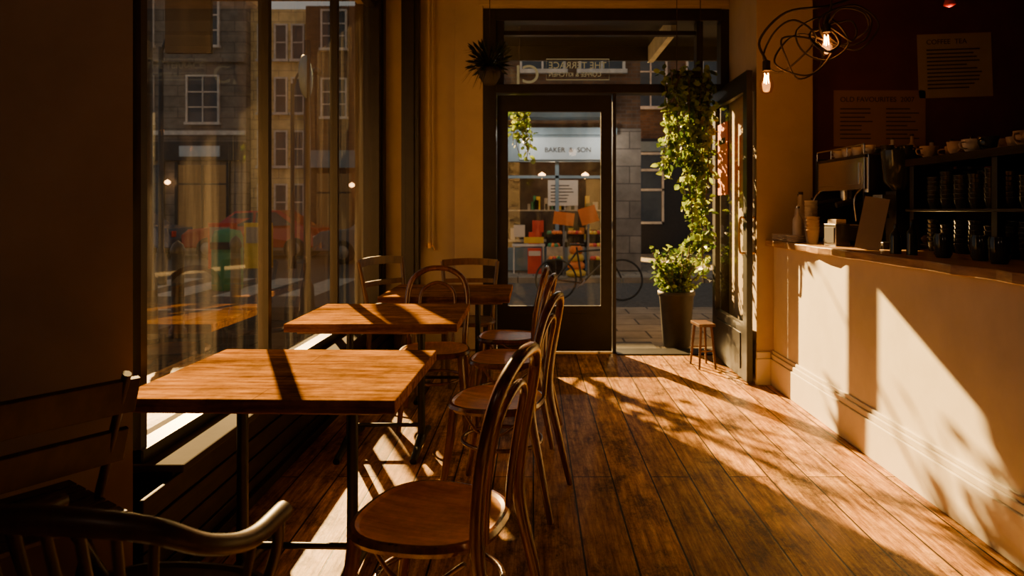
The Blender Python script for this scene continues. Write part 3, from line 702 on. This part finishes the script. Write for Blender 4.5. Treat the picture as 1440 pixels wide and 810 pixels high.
b=MB(); b.rbox((.62,13.9,1.15),(.42,.02,.26),'orange',(0,.12,0)); b.rbox((1.12,13.9,1.22),(.36,.02,.34),'orange',(0,-.3,0)); b.tube([(.62,13.92,1.1),(.62,13.92,-.02)],.02,'metal',sub=1); b.tube([(1.12,13.92,1.2),(1.12,13.92,-.02)],.02,'metal',sub=1)
b.obj('orange_flag_sign')
b=MB()
for i in range(4):
    b.lathe([(.09,0),(.19-.02*i,.03),(.2-.02*i,.10),(.12,.16)],(.86,13.85,.0+i*.15),'yellow' if i%2==0 else 'orange',18)
b.obj('stacked_buckets',(0,-.1,-.02))
b=MB(); Y=21
b.box(2.35,10,Y,Y+4,0,9,'brick'); b.box(2.9,5.2,Y-.2,Y,0,3.5,'black'); 
b.box(3.22,3.95,Y-.26,Y-.2,.95,3.0,'winglass')
for (a,c,d,e) in ((3.2,3.26,.9,3.05),(3.9,3.96,.9,3.05)): b.box(a,c,Y-.32,Y-.26,d,e,'frame')
for z in (.9,1.9,2.5,3.0): b.box(3.2,3.96,Y-.32,Y-.26,z,z+.07,'frame')
for x in (3.6,5.2): sash(b,x,Y,4.5,.9,1.6)
b.box(3.0,5.0,Y-.3,Y-.2,3.1,3.4,'shopblue')
b.obj('brick_building')
b=MB(); b.box(2.35,2.6,6.46,7.4,0,3.1,'stone'); b.obj('neighbour_wall')
b=MB(); b.tube([(2.72,9.1,0-.02),(2.72,9.1,2.5),(2.72,9.1,3.9)],.05,'black',sub=1); b.lathe([(.09,0),(.07,.3),(.05,.35)],(2.72,9.1,-.02),'black',14); b.obj('street_pole')
b=MB(); b.tube([(0,0,0),(0,0,3.4)],[.045,.04],'black',sub=2); b.lathe([(.10,0),(.08,.4),(.05,.5)],(0,0,0),'black',14)
old=b.T; b.T=Matrix.Translation((0,-.05,2.95))@Matrix.Rotation(math.radians(92),4,'Z')@Matrix.Rotation(math.pi/2,4,'X'); b.lathe([(.001,-.01),(.26,-.01),(.26,.01),(.001,.01)],(0,0,0),'shopblue',28,caps=False); b.T=old
b.obj('round_road_sign',(-2.75,8.3,-.012))
bm=MB(); bm.lathe([(.09,0),(.085,.08),(.065,.1),(.06,.85),(.075,.87),(.075,.92),(.05,.98),(.001,1.02)],(0,0,0),'black',18); bm=bm.mesh('bollard')
for x,y in ((-3.75,7.2),(-3.75,5.8),(-3.75,8.6)): place(bm,'bollard',(x,y,-.012))
pm=MB(); pm.lathe([(.10,0),(.09,.6),(.055,.7),(.045,3.8),(.045,4.6)],(0,0,0),'black',16); pm.tube([(0,0,4.5),(.2,0,4.9),(.6,0,4.95)],.03,'black'); pm.lathe([(.05,.1),(.16,0),(.14,-.06)],(.6,0,4.9),'black',14); pm=pm.mesh('street_lamp')
for x,y in ((-3.9,6.9),(-7.2,13.2),(-6.0,17)): place(pm,'street_lamp',(x,y,-.012 if y<9 else -.13))
b=MB(); b.box(-2.45,-1.62,4.48,4.52,2.76,2.80,'black'); b.box(-2.42,-2.12,4.485,4.515,2.36,2.74,'black'); b.tube([(-1.62,4.5,3.05),(-1.9,4.5,2.98),(-2.1,4.5,2.79)],.012,'black'); b.obj('hanging_shop_sign')
b=MB(); b.lathe([(.25,0),(.27,.05),(.27,.95),(.22,1.08),(.001,1.12)],(-5.6,12.5,-.13),'green',20); b.box(-5.78,-5.42,12.2,12.25,.62,.75,'ink'); b.obj('litter_bin')
b=MB()
for x in (-7.8,-6.9): b.box(x-.3,x+.3,17,17.3,-.13,1.0,'red' if x<-7 else 'yellow'); b.box(x-.25,x+.25,16.98,17.0,.5,.9,'paper')
b.obj('newspaper_boxes')
def car(paint):
    b=MB(); L=4.1
    prof=[(-2.05,.35),(-2.05,.72),(-1.85,.88),(-1.1,.95),(-.55,1.42),(.75,1.45),(1.45,1.0),(1.95,.92),(2.05,.6),(2.05,.35)]
    n=len(prof)
    def wy(z): return .84 if z<1.0 else .66
    v=[(x,-wy(z),z) for x,z in prof]+[(x,wy(z),z) for x,z in prof]
    f=[tuple(range(n)),tuple(range(2*n-1,n-1,-1))]+[((i+1)%n,i,n+i,n+(i+1)%n) for i in range(n)]
    b.add(v,f,paint)
    for s in (-1,1):
        y=s*.80
        b.add([(-.98,y,.98),(-.52,s*.70,1.36),(.02,s*.70,1.38),(.02,y,.98)],[(0,1,2,3)],'winglass'); b.add([(.10,y,.98),(.10,s*.70,1.38),(.68,s*.70,1.39),(1.22,y,1.0)],[(0,1,2,3)],'winglass')
        for x in (-1.28,1.28):
            old=b.T; b.T=Matrix.Translation((x,s*.78,.32))@Matrix.Rotation(math.pi/2,4,'X')
            b.lathe([(.2,-.11),(.32,-.10),(.32,.10),(.2,.11)],(0,0,0),'tyre',22); b.lathe([(.001,-.12),(.19,-.12),(.19,.12),(.001,.12)],(0,0,0),'metal',16,caps=False); b.T=old
        b.box(-2.07,-2.02,s*.6-.15,s*.6+.15,.62,.76,'frame'); b.box(2.02,2.07,s*.62-.12,s*.62+.12,.66,.84,'red')
    return b.mesh('car')
for p,x,y,r in (('carblue',-12.6,20.5,3),('carred',-8.3,20.9,0),('carwhite',-3.9,19.2,4)):
    o=place(car(p),'car',(x,y,-.13),rot=r,bevel=.05)
b=MB(); 
def wheel(cx):
    b.tube([(cx+.32*math.cos(t),0,.33+.32*math.sin(t)) for t in [2*math.pi*i/16 for i in range(16)]],.016,'tyre',closed=True,sub=3,seg=8)
    for i in range(12):
        t=math.pi*i/6; b.tube([(cx,0,.33),(cx+.31*math.cos(t),0,.33+.31*math.sin(t))],.002,'metal',sub=1,seg=4)
    b.lathe([(.03,-.03),(.03,.03)],(cx,0,.33),'metal',10)
wheel(0); wheel(1.05)
for p in ([(0,0,.33),(.42,0,.28)],[(.42,0,.28),(.33,0,.85)],[(0,0,.33),(.34,0,.78)],[(.34,0,.78),(.85,0,.82)],[(.42,0,.28),(.87,0,.72)],[(.84,0,.92),(.88,0,.68),(1.0,0,.45),(1.05,0,.33)],[(.84,0,.92),(.82,0,1.0)]):
    b.tube(p,.016,'black',sub=2,seg=8)
b.tube([(.72,-.25,1.02),(.82,-.15,1.0),(.82,.15,1.0),(.72,.25,1.02)],.012,'metal'); b.tube([(.22,0,.89),(.33,0,.89),(.46,0,.89)],[.06,.05,.02],'ink',flat=.4); b.tube([(.34,-.1,.2),(.42,-.1,.28),(.50,.1,.36)],.01,'metal')
b.obj('bicycle',(.36,10.9,-.115),rot=-2)
b=MB(); b.tube([(0,0,0),(.05,0,1.2),(-.03,.04,2.0),(.02,0,2.9)],[.07,.06,.05,.03],'stem',sub=4)  # tree added out of view to dapple the sun through the door
for i in range(16):
    a=R.uniform(0,6.28); z0=R.uniform(1.5,2.8); l=R.uniform(.5,1.0)
    p0=Vector((0,0,z0)); p1=p0+Vector((math.cos(a)*l*.5,math.sin(a)*l*.5,l*.3)); p2=p0+Vector((math.cos(a)*l,math.sin(a)*l,l*.5+R.uniform(-.2,.3)))
    b.tube([p0,p1,p2],[.022,.015,.006],'stem',seg=6,sub=4)
    for j in range(6):
        t=R.uniform(.35,1.1); q=p0.lerp(p2,t)+Vector((R.uniform(-.18,.18),R.uniform(-.18,.18),R.uniform(-.18,.18)))
        b.leaf(q,(R.uniform(-1,1),R.uniform(-1,1),R.uniform(-1,.3)),R.uniform(.09,.15),R.uniform(.07,.11),'leaf2')
b.obj('unseen_dapple_tree',(-1.2,9.0,-.012))

# ------------------------------------------------------------------ light
az,el=math.radians(24),math.radians(24)
d=Vector((math.sin(az)*math.cos(el),-math.cos(az)*math.cos(el),-math.sin(el)))
sun=bpy.data.lights.new('sun','SUN'); sun.energy=42; sun.color=(1,.61,.21); sun.angle=math.radians(.6)
so=bpy.data.objects.new('sun',sun); COL.objects.link(so); so.rotation_euler=d.to_track_quat('-Z','Y').to_euler(); so.location=(-6,15,9)
w=bpy.data.worlds.new('sky'); S.world=w; w.use_nodes=True; nt=w.node_tree; bg=nt.nodes['Background']
sky=nt.nodes.new('ShaderNodeTexSky'); sky.sky_type='HOSEK_WILKIE'; sky.turbidity=5; sky.ground_albedo=.3
sky.sun_direction=(-d.x,-d.y,-d.z)
mx=nt.nodes.new('ShaderNodeMix'); mx.data_type='RGBA'; mx.inputs[0].default_value=.75
mx.inputs[7].default_value=(.72,.71,.69,1)
nt.links.new(sky.outputs[0],mx.inputs[6]); nt.links.new(mx.outputs[2],bg.inputs[0]); bg.inputs[1].default_value=.55

# ------------------------------------------------------------------ camera
cam=bpy.data.cameras.new('camera'); co=bpy.data.objects.new('camera',cam); COL.objects.link(co)
co.location=(0,0,1.33); co.rotation_euler=(math.radians(90),0,0)
cam.sensor_width=36; cam.lens=24; cam.shift_x=-30/1440; cam.shift_y=-110/1440; cam.clip_start=.05; cam.clip_end=200
cam.dof.use_dof=True; cam.dof.focus_distance=2.9; cam.dof.aperture_fstop=3.2
S.camera=co
